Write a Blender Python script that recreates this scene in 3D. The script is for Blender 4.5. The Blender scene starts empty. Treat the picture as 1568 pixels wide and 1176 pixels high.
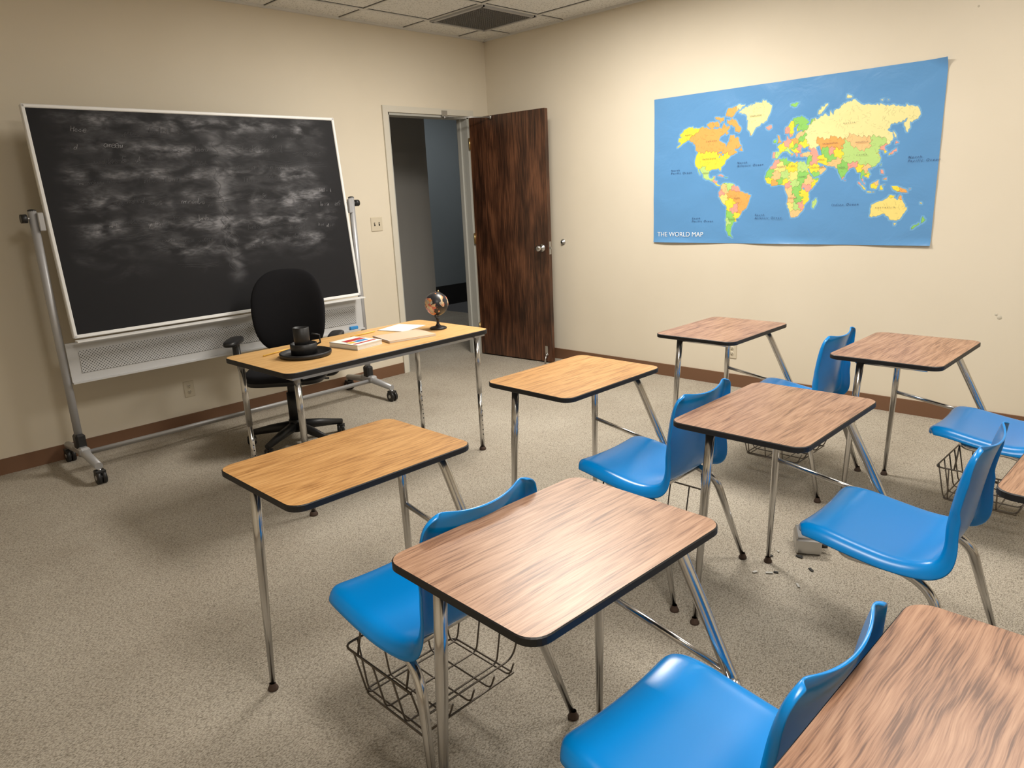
import bpy, math, random
import numpy as np
from mathutils import Vector, Matrix
random.seed(7)
sc=bpy.context.scene
try:
    sc.view_settings.view_transform='Standard'
    sc.view_settings.look='None'
except Exception: pass
H=2.862
# ------------------------------------------------------------ materials
def newmat(name):
    m=bpy.data.materials.new(name); m.use_nodes=True
    nt=m.node_tree; b=nt.nodes['Principled BSDF']
    return m,nt,b
def N(nt,t,**k):
    n=nt.nodes.new(t)
    for a,v in k.items():
        if a.startswith('i_'): n.inputs[a[2:].replace('_',' ')].default_value=v
        else: setattr(n,a,v)
    return n
def mat(name,col,rough=.5,metal=0,spec=.5,coat=0,bump=None):
    m,nt,b=newmat(name)
    b.inputs['Base Color'].default_value=(*col,1); b.inputs['Roughness'].default_value=rough
    b.inputs['Metallic'].default_value=metal; b.inputs['Specular IOR Level'].default_value=spec
    b.inputs['Coat Weight'].default_value=coat
    tc=N(nt,'ShaderNodeTexCoord'); n=N(nt,'ShaderNodeTexNoise'); n.inputs['Scale'].default_value=bump[0] if bump else 30
    nt.links.new(tc.outputs['Object'],n.inputs['Vector'])
    if bump:
        bp=N(nt,'ShaderNodeBump'); bp.inputs['Strength'].default_value=bump[1]; bp.inputs['Distance'].default_value=bump[2]
        nt.links.new(n.outputs['Fac'],bp.inputs['Height']); nt.links.new(bp.outputs['Normal'],b.inputs['Normal'])
    else:
        mr=N(nt,'ShaderNodeMapRange'); mr.inputs['To Min'].default_value=rough*.9; mr.inputs['To Max'].default_value=min(1,rough*1.12)
        nt.links.new(n.outputs['Fac'],mr.inputs['Value']); nt.links.new(mr.outputs['Result'],b.inputs['Roughness'])
    return m
def ramp(nt,stops):
    r=N(nt,'ShaderNodeValToRGB'); e=r.color_ramp.elements
    while len(e)<len(stops): e.new(.5)
    for i,(p,c) in enumerate(stops):
        e[i].position=p; e[i].color=(*c,1) if len(c)==3 else c
    return r
def wood(name,dark,mid,light,rough=.36,axis='x',sc_=1.0,cath=.12,rings=10,fine=.9,warp=.012,blotch=.15):
    m,nt,b=newmat(name); L=nt.links.new
    tc=N(nt,'ShaderNodeTexCoord'); oi=N(nt,'ShaderNodeObjectInfo')
    add=N(nt,'ShaderNodeVectorMath',operation='ADD')
    mul=N(nt,'ShaderNodeMath',operation='MULTIPLY'); mul.inputs[1].default_value=17.3
    L(oi.outputs['Random'],mul.inputs[0]); L(tc.outputs['Object'],add.inputs[0]); L(mul.outputs[0],add.inputs[1])
    wq=N(nt,'ShaderNodeMapping'); wq.inputs['Scale'].default_value=(4,6,1) if axis=='x' else (6,6,2); L(add.outputs[0],wq.inputs['Vector'])
    wn=N(nt,'ShaderNodeTexNoise'); wn.inputs['Scale'].default_value=1; wn.inputs['Detail'].default_value=2; L(wq.outputs[0],wn.inputs['Vector'])
    wm=N(nt,'ShaderNodeMath',operation='MULTIPLY'); wm.inputs[1].default_value=warp; L(wn.outputs['Fac'],wm.inputs[0])
    cx=N(nt,'ShaderNodeCombineXYZ'); L(wm.outputs[0],cx.inputs[1])
    if axis!='x': L(wm.outputs[0],cx.inputs[0])
    ad2=N(nt,'ShaderNodeVectorMath',operation='ADD'); L(add.outputs[0],ad2.inputs[0]); L(cx.outputs[0],ad2.inputs[1])
    def mp(s):
        q=N(nt,'ShaderNodeMapping'); q.inputs['Scale'].default_value=s if axis=='x' else (s[1],s[1],s[0])
        L(ad2.outputs[0],q.inputs['Vector']); return q
    def nz(s,det,ro=.5,di=0):
        q=mp(s); n=N(nt,'ShaderNodeTexNoise'); n.inputs['Scale'].default_value=1; n.inputs['Detail'].default_value=det; n.inputs['Roughness'].default_value=ro; n.inputs['Distortion'].default_value=di
        L(q.outputs[0],n.inputs['Vector']); return n
    n1=nz((4.5*sc_,120*sc_,1),5,.6); n3=nz((14*sc_,380*sc_,1),3); n2=nz((1.3*sc_,7*sc_,1),1,.5,0)
    k=N(nt,'ShaderNodeMath',operation='MULTIPLY'); k.inputs[1].default_value=rings; L(n2.outputs['Fac'],k.inputs[0])
    s=N(nt,'ShaderNodeMath',operation='PINGPONG'); s.inputs[1].default_value=.5; L(k.outputs[0],s.inputs[0])
    s2=N(nt,'ShaderNodeMath',operation='SUBTRACT'); s2.inputs[1].default_value=.25; L(s.outputs[0],s2.inputs[0])
    a1=N(nt,'ShaderNodeMath',operation='MULTIPLY_ADD'); a1.inputs[1].default_value=cath*2; L(s2.outputs[0],a1.inputs[0]); L(n1.outputs['Fac'],a1.inputs[2])
    a2=N(nt,'ShaderNodeMath',operation='MULTIPLY_ADD'); a2.inputs[1].default_value=fine; L(n3.outputs['Fac'],a2.inputs[0]); L(a1.outputs[0],a2.inputs[2])
    dv=N(nt,'ShaderNodeMath',operation='DIVIDE'); dv.inputs[1].default_value=1+fine; L(a2.outputs[0],dv.inputs[0])
    bl=N(nt,'ShaderNodeMath',operation='MULTIPLY_ADD'); bl.inputs[1].default_value=blotch; bl.inputs[2].default_value=-blotch/2; L(wn.outputs['Fac'],bl.inputs[0])
    sm_=N(nt,'ShaderNodeMath',operation='ADD'); L(dv.outputs[0],sm_.inputs[0]); L(bl.outputs[0],sm_.inputs[1])
    r=ramp(nt,[(.36,dark),(.50,mid),(.64,light)]); L(sm_.outputs[0],r.inputs['Fac']); L(r.outputs['Color'],b.inputs['Base Color'])
    b.inputs['Roughness'].default_value=rough
    bp=N(nt,'ShaderNodeBump'); bp.inputs['Strength'].default_value=.05; bp.inputs['Distance'].default_value=.001
    L(a2.outputs[0],bp.inputs['Height']); L(bp.outputs['Normal'],b.inputs['Normal'])
    return m
M={}
M['oak']=wood('laminate_oak',(.29,.13,.035),(.55,.285,.095),(.67,.385,.15),.38)
M['walnut']=wood('laminate_walnut',(.15,.068,.036),(.355,.195,.115),(.46,.28,.18),.35,warp=.018)
M['walnutc']=wood('laminate_walnut_cathedral',(.12,.052,.028),(.31,.16,.092),(.41,.235,.145),.35,cath=.26,rings=15,fine=.8,warp=.026,sc_=.95)
M['tableoak']=wood('laminate_table_oak',(.50,.27,.09),(.68,.41,.16),(.76,.49,.22),.38,'x',.8,.06)
M['door']=wood('door_walnut',(.022,.009,.005),(.066,.026,.013),(.15,.062,.030),.33,'z',.75,.16,7,.6,.014,.45)
M['edge']=mat('black_edge_band',(.008,.008,.009),.5)
M['chrome']=mat('chrome',(.60,.59,.58),.18,1)
M['steel']=mat('brushed_steel',(.5,.5,.5),.35,1)
M['wire']=mat('dark_wire',(.14,.12,.10),.4,.8)
M['blue']=mat('blue_plastic',(.0,.245,.70),.25,0,.5,0,(90,.06,.001))
M['foot']=mat('brown_glide',(.06,.035,.025),.6)
M['black']=mat('black_plastic',(.012,.012,.013),.45)
M['fabric']=mat('black_fabric',(.010,.010,.012),.95,0,.2,0,(600,.5,.001))
M['gray']=mat('gray_painted_steel',(.42,.42,.43),.4,.35)
M['panelgray']=mat('light_gray_panel',(.52,.52,.52),.45)
M['white']=mat('white_frame',(.78,.78,.77),.4)
M['plate']=mat('ivory_plate',(.62,.55,.42),.4)
M['dark']=mat('dark_slot',(.02,.02,.02),.6)
M['casing']=mat('door_casing_paint',(.62,.585,.50),.5)
M['jamb']=mat('door_jamb_paint',(.42,.42,.39),.5)
M['baseb']=mat('brown_vinyl_base',(.17,.085,.045),.5)
M['red']=mat('red_cover',(.5,.03,.03),.4)
M['paper']=mat('white_paper',(.78,.77,.73),.7)
M['kraft']=mat('notebook_cover',(.68,.48,.34),.6)
M['brass']=mat('brass',(.6,.42,.18),.3,1)
M['yellow']=mat('pencil_yellow',(.8,.5,.08),.4)
M['chip']=mat('debris_chip',(.5,.49,.46),.7)
M['spackle']=mat('spackle_patch',(.56,.52,.43),.8)
M['bluetape']=mat('blue_marker',(.03,.25,.6),.4)

def wallmat(name,c1,c2):
    m,nt,b=newmat(name); L=nt.links.new
    tc=N(nt,'ShaderNodeTexCoord')
    n=N(nt,'ShaderNodeTexNoise'); n.inputs['Scale'].default_value=.8; n.inputs['Detail'].default_value=4
    L(tc.outputs['Object'],n.inputs['Vector'])
    r=ramp(nt,[(.3,c1),(.7,c2)]); L(n.outputs['Fac'],r.inputs['Fac'])
    v=N(nt,'ShaderNodeTexVoronoi'); v.inputs['Scale'].default_value=2.3; L(tc.outputs['Object'],v.inputs['Vector'])
    lt=N(nt,'ShaderNodeMath',operation='LESS_THAN'); lt.inputs[1].default_value=.017; L(v.outputs['Distance'],lt.inputs[0])
    mx=N(nt,'ShaderNodeMixRGB'); mx.inputs['Color2'].default_value=(.30,.24,.16,1); L(r.outputs['Color'],mx.inputs['Color1'])
    sc2=N(nt,'ShaderNodeMath',operation='MULTIPLY'); sc2.inputs[1].default_value=.5; L(lt.outputs[0],sc2.inputs[0]); L(sc2.outputs[0],mx.inputs['Fac'])
    L(mx.outputs['Color'],b.inputs['Base Color']); b.inputs['Roughness'].default_value=.75
    n2=N(nt,'ShaderNodeTexNoise'); n2.inputs['Scale'].default_value=120; L(tc.outputs['Object'],n2.inputs['Vector'])
    bp=N(nt,'ShaderNodeBump'); bp.inputs['Strength'].default_value=.06; bp.inputs['Distance'].default_value=.003
    L(n2.outputs['Fac'],bp.inputs['Height']); L(bp.outputs['Normal'],b.inputs['Normal'])
    return m
M['wall']=wallmat('wall_cream',(.68,.61,.485),(.74,.67,.545))
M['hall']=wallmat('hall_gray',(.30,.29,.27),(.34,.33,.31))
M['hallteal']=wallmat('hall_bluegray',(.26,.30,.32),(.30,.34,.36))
# carpet
m,nt,b=newmat('carpet_loop'); L=nt.links.new
tc=N(nt,'ShaderNodeTexCoord')
mp_=N(nt,'ShaderNodeMapping'); mp_.inputs['Rotation'].default_value=(0,0,.9); mp_.inputs['Scale'].default_value=(1,1.8,1); L(tc.outputs['Object'],mp_.inputs['Vector'])
v=N(nt,'ShaderNodeTexVoronoi'); v.inputs['Scale'].default_value=135; L(mp_.outputs[0],v.inputs['Vector'])
n=N(nt,'ShaderNodeTexNoise'); n.inputs['Scale'].default_value=150; n.inputs['Detail'].default_value=4; L(mp_.outputs[0],n.inputs['Vector'])
nb=N(nt,'ShaderNodeTexNoise'); nb.inputs['Scale'].default_value=1.6; nb.inputs['Detail'].default_value=5; L(tc.outputs['Object'],nb.inputs['Vector'])
r=ramp(nt,[(.0,(.56,.51,.43)),(.42,(.485,.44,.368)),(.85,(.31,.28,.23))]); L(v.outputs['Distance'],r.inputs['Fac'])
r2=ramp(nt,[(.36,(.58,.56,.53)),(.50,(1,1,1))]); L(n.outputs['Fac'],r2.inputs['Fac'])
mm=N(nt,'ShaderNodeMixRGB',blend_type='MULTIPLY'); mm.inputs['Fac'].default_value=1; L(r.outputs['Color'],mm.inputs['Color1']); L(r2.outputs['Color'],mm.inputs['Color2'])
r3=ramp(nt,[(.3,(.83,.81,.79)),(.65,(1,1,1))]); L(nb.outputs['Fac'],r3.inputs['Fac'])
m3=N(nt,'ShaderNodeMixRGB',blend_type='MULTIPLY'); m3.inputs['Fac'].default_value=1; L(mm.outputs['Color'],m3.inputs['Color1']); L(r3.outputs['Color'],m3.inputs['Color2'])
L(m3.outputs['Color'],b.inputs['Base Color']); b.inputs['Roughness'].default_value=.97; b.inputs['Specular IOR Level'].default_value=.1
bp=N(nt,'ShaderNodeBump',invert=True); bp.inputs['Strength'].default_value=.5; bp.inputs['Distance'].default_value=.003; L(v.outputs['Distance'],bp.inputs['Height']); L(bp.outputs['Normal'],b.inputs['Normal'])
M['carpet']=m
m,nt,b=newmat('acoustic_tile'); L=nt.links.new
tc=N(nt,'ShaderNodeTexCoord'); n=N(nt,'ShaderNodeTexNoise'); n.inputs['Scale'].default_value=90; n.inputs['Detail'].default_value=3; L(tc.outputs['Object'],n.inputs['Vector'])
r=ramp(nt,[(.35,(.48,.47,.44)),(.45,(.76,.75,.72))]); L(n.outputs['Fac'],r.inputs['Fac']); L(r.outputs['Color'],b.inputs['Base Color']); b.inputs['Roughness'].default_value=.9
M['tile']=m
M['grid']=mat('ceiling_grid_white',(.66,.65,.62),.5)
m,nt,b=newmat('fluorescent_diffuser'); b.inputs['Base Color'].default_value=(.9,.9,.9,1)
b.inputs['Emission Color'].default_value=(1,.96,.90,1); b.inputs['Emission Strength'].default_value=4
M['diff']=m
# chalkboard
m,nt,b=newmat('chalkboard_slate'); L=nt.links.new
tc=N(nt,'ShaderNodeTexCoord')
def noi(scale,det,vs,dist=0,rot=0):
    q=N(nt,'ShaderNodeMapping'); q.inputs['Scale'].default_value=vs; q.inputs['Rotation'].default_value=(0,rot,0); L(tc.outputs['Object'],q.inputs['Vector'])
    n=N(nt,'ShaderNodeTexNoise'); n.inputs['Scale'].default_value=scale; n.inputs['Detail'].default_value=det; n.inputs['Distortion'].default_value=dist; L(q.outputs[0],n.inputs['Vector']); return n
def mth(op,a_,b_):
    q=N(nt,'ShaderNodeMath',operation=op)
    for i,x in enumerate((a_,b_)):
        if x is None: continue
        if hasattr(x,'links'): L(x,q.inputs[i])
        else: q.inputs[i].default_value=x
    return q.outputs[0]
def smooth(x,lo,hi):
    q=N(nt,'ShaderNodeMapRange'); q.interpolation_type='SMOOTHSTEP'; q.inputs['From Min'].default_value=lo; q.inputs['From Max'].default_value=hi; L(x,q.inputs['Value']); return q.outputs[0]
sx=N(nt,'ShaderNodeSeparateXYZ'); L(tc.outputs['Object'],sx.inputs[0]); X_,Z_=sx.outputs['X'],sx.outputs['Z']
big=noi(3.2,3,(1,1,1.2),.3).outputs['Fac']; med=noi(6,8,(1,1,2.3),.5,.12).outputs['Fac']; fin=noi(30,8,(1,1,3.0),.4,.25).outputs['Fac']
q=N(nt,'ShaderNodeMath',operation='MULTIPLY_ADD'); L(Z_,q.inputs[0]); q.inputs[1].default_value=2*math.pi/.15
L(mth('MULTIPLY',big,6.0),q.inputs[2])
row=N(nt,'ShaderNodeMath',operation='SINE'); L(q.outputs[0],row.inputs[0])
row=mth('ADD',mth('MULTIPLY',smooth(row.outputs[0],-.7,1),.8),.2)
sm=mth('MULTIPLY',smooth(big,.34,.62),smooth(med,.36,.72))
sm=mth('MULTIPLY',sm,row); sm=mth('MULTIPLY',sm,mth('ADD',mth('MULTIPLY',smooth(fin,.3,.7),.7),.3))
zm=smooth(Z_,-.38,-.10); xm=smooth(mth('ABSOLUTE',X_,None),.92,.70)
sm=mth('MULTIPLY',mth('MULTIPLY',sm,zm),xm)
haze=mth('MULTIPLY',mth('MULTIPLY',smooth(med,.30,.75),.12),mth('MULTIPLY',zm,xm))
vx=mth('ABSOLUTE',mth('ADD',mth('ADD',X_,-.055),mth('MULTIPLY',mth('ADD',big,-.5),.12)),None)
vs_=mth('MULTIPLY',smooth(vx,.08,.0),smooth(med,.30,.66)); vs_=mth('MULTIPLY',vs_,smooth(Z_,-.5,-.3)); vs_=mth('MULTIPLY',vs_,.55)
tot=mth('ADD',mth('ADD',mth('MULTIPLY',sm,1.25),haze),vs_)
mx=N(nt,'ShaderNodeMixRGB'); mx.inputs['Color1'].default_value=(.0115,.0115,.0135,1); mx.inputs['Color2'].default_value=(.20,.20,.215,1); mx.use_clamp=True; L(tot,mx.inputs['Fac'])
L(mx.outputs[0],b.inputs['Base Color']); b.inputs['Roughness'].default_value=.6; b.inputs['Specular IOR Level'].default_value=.2
M['slate']=m
M['chalk']=mat('chalk_mark',(.11,.11,.118),.9)
M['chalk2']=mat('chalk_mark_faint',(.055,.055,.06),.9)
M['chalk3']=mat('chalk_mark_strong',(.24,.24,.255),.9)
m,nt,b=newmat('perforated_steel'); L=nt.links.new
tc=N(nt,'ShaderNodeTexCoord'); sx=N(nt,'ShaderNodeSeparateXYZ'); L(tc.outputs['Object'],sx.inputs[0])
def cosn(o):
    a_=N(nt,'ShaderNodeMath',operation='MULTIPLY'); a_.inputs[1].default_value=2*math.pi/.018; L(o,a_.inputs[0])
    c_=N(nt,'ShaderNodeMath',operation='COSINE'); L(a_.outputs[0],c_.inputs[0]); return c_
c1=cosn(sx.outputs['X']); c2=cosn(sx.outputs['Z']); s_=N(nt,'ShaderNodeMath',operation='MULTIPLY'); L(c1.outputs[0],s_.inputs[0]); L(c2.outputs[0],s_.inputs[1])
g=N(nt,'ShaderNodeMath',operation='GREATER_THAN'); g.inputs[1].default_value=.4; L(s_.outputs[0],g.inputs[0])
mx=N(nt,'ShaderNodeMixRGB'); mx.inputs['Color1'].default_value=(.50,.50,.50,1); mx.inputs['Color2'].default_value=(.08,.08,.08,1); L(g.outputs[0],mx.inputs['Fac']); L(mx.outputs[0],b.inputs['Base Color']); b.inputs['Roughness'].default_value=.45
M['perf']=m
m,nt,b=newmat('map_print'); L=nt.links.new; at=N(nt,'ShaderNodeAttribute'); at.attribute_name='Col'; L(at.outputs['Color'],b.inputs['Base Color'])
b.inputs['Roughness'].default_value=.24
tc=N(nt,'ShaderNodeTexCoord'); n=N(nt,'ShaderNodeTexNoise'); n.inputs['Scale'].default_value=5; n.inputs['Detail'].default_value=4; n.inputs['Distortion'].default_value=.6; L(tc.outputs['Object'],n.inputs['Vector'])
bp=N(nt,'ShaderNodeBump'); bp.inputs['Strength'].default_value=.6; bp.inputs['Distance'].default_value=.012; L(n.outputs['Fac'],bp.inputs['Height']); L(bp.outputs['Normal'],b.inputs['Normal'])
M['map']=m
m,nt,b=newmat('globe_print'); L=nt.links.new
tc=N(nt,'ShaderNodeTexCoord'); n=N(nt,'ShaderNodeTexNoise'); n.inputs['Scale'].default_value=17; n.inputs['Detail'].default_value=4; L(tc.outputs['Object'],n.inputs['Vector'])
v=N(nt,'ShaderNodeTexVoronoi'); v.inputs['Scale'].default_value=60; L(tc.outputs['Object'],v.inputs['Vector'])
sp=N(nt,'ShaderNodeSeparateColor'); L(v.outputs['Color'],sp.inputs[0])
rc=ramp(nt,[(.0,(.60,.24,.09)),(.3,(.58,.42,.24)),(.55,(.48,.13,.09)),(.8,(.42,.38,.30))]); rc.color_ramp.interpolation='CONSTANT'; L(sp.outputs[0],rc.inputs['Fac'])
g=N(nt,'ShaderNodeMath',operation='GREATER_THAN'); g.inputs[1].default_value=.505; L(n.outputs['Fac'],g.inputs[0])
mx=N(nt,'ShaderNodeMixRGB'); mx.inputs['Color1'].default_value=(.018,.018,.022,1); L(rc.outputs[0],mx.inputs['Color2']); L(g.outputs[0],mx.inputs['Fac']); L(mx.outputs[0],b.inputs['Base Color']); b.inputs['Roughness'].default_value=.35
M['globe']=m

# ------------------------------------------------------------ mesh builder
class MB:
    def __init__(s): s.v=[];s.f=[];s.m=[];s.sm=[];s.mats=[]
    def mi(s,k):
        if k not in s.mats: s.mats.append(k)
        return s.mats.index(k)
    def add(s,vs,fs,k,smooth=False):
        o=len(s.v); s.v+= [tuple(v) for v in vs]; i=s.mi(k)
        for f in fs: s.f.append(tuple(a+o for a in f)); s.m.append(i); s.sm.append(smooth)
    def box(s,c,d,k,rot=None,bev=0):
        x,y,z=[a/2 for a in d]
        if bev>0:
            b_=min(bev,x*.98,y*.98,z*.98)
            pts=[]
            for sx in(-1,1):
                for sy in(-1,1):
                    for sz in(-1,1):
                        pts+= [(sx*x,sy*(y-b_),sz*(z-b_)),(sx*(x-b_),sy*y,sz*(z-b_)),(sx*(x-b_),sy*(y-b_),sz*z)]
            import bmesh
            bm=bmesh.new()
            for p in pts: bm.verts.new(p)
            bmesh.ops.convex_hull(bm,input=bm.verts[:])
            bm.verts.ensure_lookup_table(); bm.verts.index_update()
            vs=[v.co.copy() for v in bm.verts]; fs=[[v.index for v in f.verts] for f in bm.faces]; bm.free()
        else:
            vs=[Vector((a*x,b*y,c_*z)) for a in(-1,1) for b in(-1,1) for c_ in(-1,1)]
            fs=[(0,1,3,2),(4,6,7,5),(0,4,5,1),(2,3,7,6),(0,2,6,4),(1,5,7,3)]
        if rot is not None:
            R=rot if isinstance(rot,Matrix) else Matrix.Rotation(rot,3,'Z'); vs=[R@v for v in vs]
        s.add([v+Vector(c) for v in vs],fs,k)
    def tube(s,pts,r,k,seg=10,cap=True,closed=False):
        P=[Vector(p) for p in pts]; n=len(P)
        if not hasattr(r,'__len__'): r=[r]*n
        T=[]
        for i in range(n):
            a=P[(i-1)%n] if closed or i>0 else P[i]; b=P[(i+1)%n] if closed or i<n-1 else P[i]
            T.append((b-a).normalized())
        u=T[0].orthogonal().normalized(); vs=[]
        for i in range(n):
            u=(u-T[i]*u.dot(T[i])).normalized(); w=T[i].cross(u)
            for j in range(seg):
                a=2*math.pi*j/seg; vs.append(P[i]+(u*math.cos(a)+w*math.sin(a))*r[i])
        fs=[]
        for i in range(n if closed else n-1):
            i2=(i+1)%n
            for j in range(seg):
                j2=(j+1)%seg; fs.append((i*seg+j,i*seg+j2,i2*seg+j2,i2*seg+j))
        s.add(vs,fs,k,True)
        if cap and not closed:
            o=len(s.v)-n*seg; i=s.mi(k)
            s.f.append(tuple(o+j for j in range(seg))[::-1]); s.m.append(i); s.sm.append(False)
            s.f.append(tuple(o+(n-1)*seg+j for j in range(seg))); s.m.append(i); s.sm.append(False)
    def cyl(s,a,b,r,k,r2=None,seg=20): s.tube([a,b],[r,r if r2 is None else r2],k,seg)
    def lathe(s,c,prof,k,seg=28,axis=None):
        vs=[];fs=[];n=len(prof)
        for i,(r,z) in enumerate(prof):
            for j in range(seg):
                a=2*math.pi*j/seg; v=Vector((r*math.cos(a),r*math.sin(a),z))
                if axis is not None: v=axis@v
                vs.append(v+Vector(c))
        for i in range(n-1):
            for j in range(seg):
                j2=(j+1)%seg; fs.append((i*seg+j,i*seg+j2,(i+1)*seg+j2,(i+1)*seg+j))
        s.add(vs,fs,k,True)
    def rrect(s,w,d,r,z0,z1,ktop,kside,n=7,c=(0,0)):
        out=[]
        for cx,cy,a0 in((w/2-r,d/2-r,0),(-w/2+r,d/2-r,90),(-w/2+r,-d/2+r,180),(w/2-r,-d/2+r,270)):
            for i in range(n+1):
                a=math.radians(a0+90*i/n); out.append((c[0]+cx+r*math.cos(a),c[1]+cy+r*math.sin(a)))
        m_=len(out); e=.0025
        def ring(z,off):
            res=[]
            for x,y in out:
                dx,dy=x-c[0],y-c[1]; res.append((c[0]+dx*(1-off/(w/2)),c[1]+dy*(1-off/(d/2)),z))
            return res
        vs=ring(z0,e)+ring(z0+e,0)+ring(z1-e,0)+ring(z1,e)
        fs=[]
        for l in range(3):
            for j in range(m_):
                j2=(j+1)%m_; fs.append((l*m_+j,l*m_+j2,(l+1)*m_+j2,(l+1)*m_+j))
        s.add(vs,fs,kside); s.add(ring(z1,e),[tuple(range(m_))],ktop); s.add(ring(z0,e),[tuple(range(m_))[::-1]],kside)
    def superell(s,c,d,e,k,R=None,nu=28,nv=16,bend=None):
        vs=[];fs=[]
        def p(x,q): return math.copysign(abs(x)**q,x)
        for i in range(nv+1):
            ph=-math.pi/2+math.pi*i/nv
            for j in range(nu):
                th=2*math.pi*j/nu
                v=Vector((d[0]/2*p(math.cos(ph),e[1])*p(math.cos(th),e[0]), d[1]/2*p(math.cos(ph),e[1])*p(math.sin(th),e[0]), d[2]/2*p(math.sin(ph),e[1])))
                if bend: v=bend(v)
                if R is not None: v=R@v
                vs.append(v+Vector(c))
        for i in range(nv):
            for j in range(nu):
                j2=(j+1)%nu; fs.append((i*nu+j,i*nu+j2,(i+1)*nu+j2,(i+1)*nu+j))
        s.add(vs,fs,k,True)
    def obj(s,name,parent=None,loc=(0,0,0),rot=(0,0,0)):
        me=bpy.data.meshes.new(name); me.from_pydata(s.v,[],s.f)
        for k in s.mats: me.materials.append(M[k])
        me.polygons.foreach_set('material_index',s.m); me.polygons.foreach_set('use_smooth',s.sm); me.update()
        return link(name,me,parent,loc,rot)
def link(name,me,parent=None,loc=(0,0,0),rot=(0,0,0)):
    o=bpy.data.objects.new(name,me); sc.collection.objects.link(o); o.location=loc; o.rotation_euler=rot
    if parent: o.parent=parent
    return o
def empty(name,loc=(0,0,0),rz=0):
    o=bpy.data.objects.new(name,None); sc.collection.objects.link(o); o.location=loc; o.rotation_euler=(0,0,rz); o.empty_display_size=.1; return o
def fillet(pts,r,n=6):
    P=[Vector(p) for p in pts]; out=[P[0]]
    for i in range(1,len(P)-1):
        a,b,c=P[i-1],P[i],P[i+1]; d1=(a-b); d2=(c-b); l=min(r,d1.length*.49,d2.length*.49)
        p=b+d1.normalized()*l; q=b+d2.normalized()*l
        for j in range(n+1):
            t=j/n; out.append(p*(1-t)**2+b*2*t*(1-t)+q*t*t)
    out.append(P[-1]); return out
def catmull(P,n):
    out=[]
    P=[P[0]]+list(P)+[P[-1]]
    for i in range(1,len(P)-2):
        for j in range(n):
            t=j/n; a,b,c,d=[np.array(q,float) for q in P[i-1:i+3]]
            out.append(.5*((2*b)+(-a+c)*t+(2*a-5*b+4*c-d)*t*t+(-a+3*b-3*c+d)*t**3))
    out.append(np.array(P[-2],float)); return out

# ------------------------------------------------------------ room shell
XW,YS=-6.3,-6.6
def simple(name,boxes,k):
    b=MB()
    for c,d in boxes: b.box(c,d,k)
    return b.obj(name)
simple('floor',[((-2.6,-1.9,-.05),(8,10.2,.1))],'carpet')
OX0,OX1,OZ=-1.155,-.25,2.20
simple('wall_north',[(((XW-.12+OX0)/2,.07,H/2),(OX0-XW+.12,.14,H)),(((OX1+.12)/2,.07,H/2),(.12-OX1,.14,H)),(((OX0+OX1)/2,.07,(H+OZ)/2),(OX1-OX0,.14,H-OZ))],'wall')
simple('wall_east',[((.06,YS/2,H/2),(.12,-YS,H))],'wall')
simple('wall_west',[((XW-.06,YS/2,H/2),(.12,-YS,H))],'wall')
simple('wall_south',[((XW/2,YS-.06,H/2),(-XW+.24,.12,H))],'wall')
simple('baseboard_north',[(((XW+OX0-.055)/2,-.006,.048),(OX0-.055-XW,.012,.096))],'baseb')
simple('baseboard_east',[((-.006,YS/2,.048),(.012,-YS-.03,.096))],'baseb')
simple('baseboard_west',[((XW+.006,YS/2,.048),(.012,-YS-.03,.096))],'baseb')
simple('baseboard_south',[((XW/2,YS+.006,.048),(-XW-.03,.012,.096))],'baseb')
b=MB(); b.box((XW/2,YS/2+.0,H+.04),(-XW+.24,-YS+.24,.08),'tile')
cl=b.obj('ceiling')
b=MB(); gx=[-.31-.61*i for i in range(0,10)]; gy=[-.33,-.94]+[-.94-1.22*i for i in range(1,5)]
for x in gx: b.box((x,YS/2,H-.004),(.024,-YS,.008),'grid')
for y in gy: b.box((XW/2,y,H-.0045),(-XW,.024,.009),'grid')
for (c,d) in(((XW/2,-.011,H-.008),(-XW,.022,.016)),((-.011,YS/2,H-.008),(.022,-YS,.016))): b.box(c,d,'grid')
for x in gx:
    for s in(-1,1): b.box((x+s*.015,YS/2,H-.0012),(.005,-YS,.003),'dark')
for y in gy:
    for s in(-1,1): b.box((XW/2,y+s*.015,H-.0012),(-XW,.005,.003),'dark')
b.obj('trim_ceiling_grid')
b=MB(); vx0,vx1,vy0,vy1=-.90,-.33,-.92,-.35
b.box(((vx0+vx1)/2,(vy0+vy1)/2,H-.006),(vx1-vx0,vy1-vy0,.004),'dark')
for x in(vx0,vx1): b.box((x,(vy0+vy1)/2,H-.012),(.03,vy1-vy0+.03,.018),'gray')
for y in(vy0,vy1): b.box(((vx0+vx1)/2,y,H-.012),(vx1-vx0,.03,.018),'gray')
M['ventc']=mat('vent_core',(.17,.165,.16),.6)
nn=26
for i in range(1,nn):
    b.box((vx0+(vx1-vx0)*i/nn,(vy0+vy1)/2,H-.012),(.004,vy1-vy0,.012),'ventc'); b.box(((vx0+vx1)/2,vy0+(vy1-vy0)*i/nn,H-.012),(vx1-vx0,.004,.012),'ventc')
b.obj('ceiling_vent')
LIGHTS=[(-1.53,-2.2,88),(-1.53,-4.7,30),(-4.0,-4.7,44)]
for x,y,e in LIGHTS:
    b=MB(); b.box((0,0,-.006),(.56,1.16,.004),'diff')
    for sx in(-1,1): b.box((sx*.295,0,-.008),(.03,1.22,.016),'grid')
    for sy in(-1,1): b.box((0,sy*.595,-.008),(.62,.03,.016),'grid')
    p=empty('ceiling_light_fixture',(x,y,H)); b.obj('troffer',p)
    ld=bpy.data.lights.new('troffer_lamp','AREA'); ld.shape='RECTANGLE'; ld.size=.54; ld.size_y=1.14; ld.energy=e; ld.color=(1,.945,.86)
    lo=link('troffer_lamp',ld,p,(0,0,-.02))
b=MB()
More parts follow.
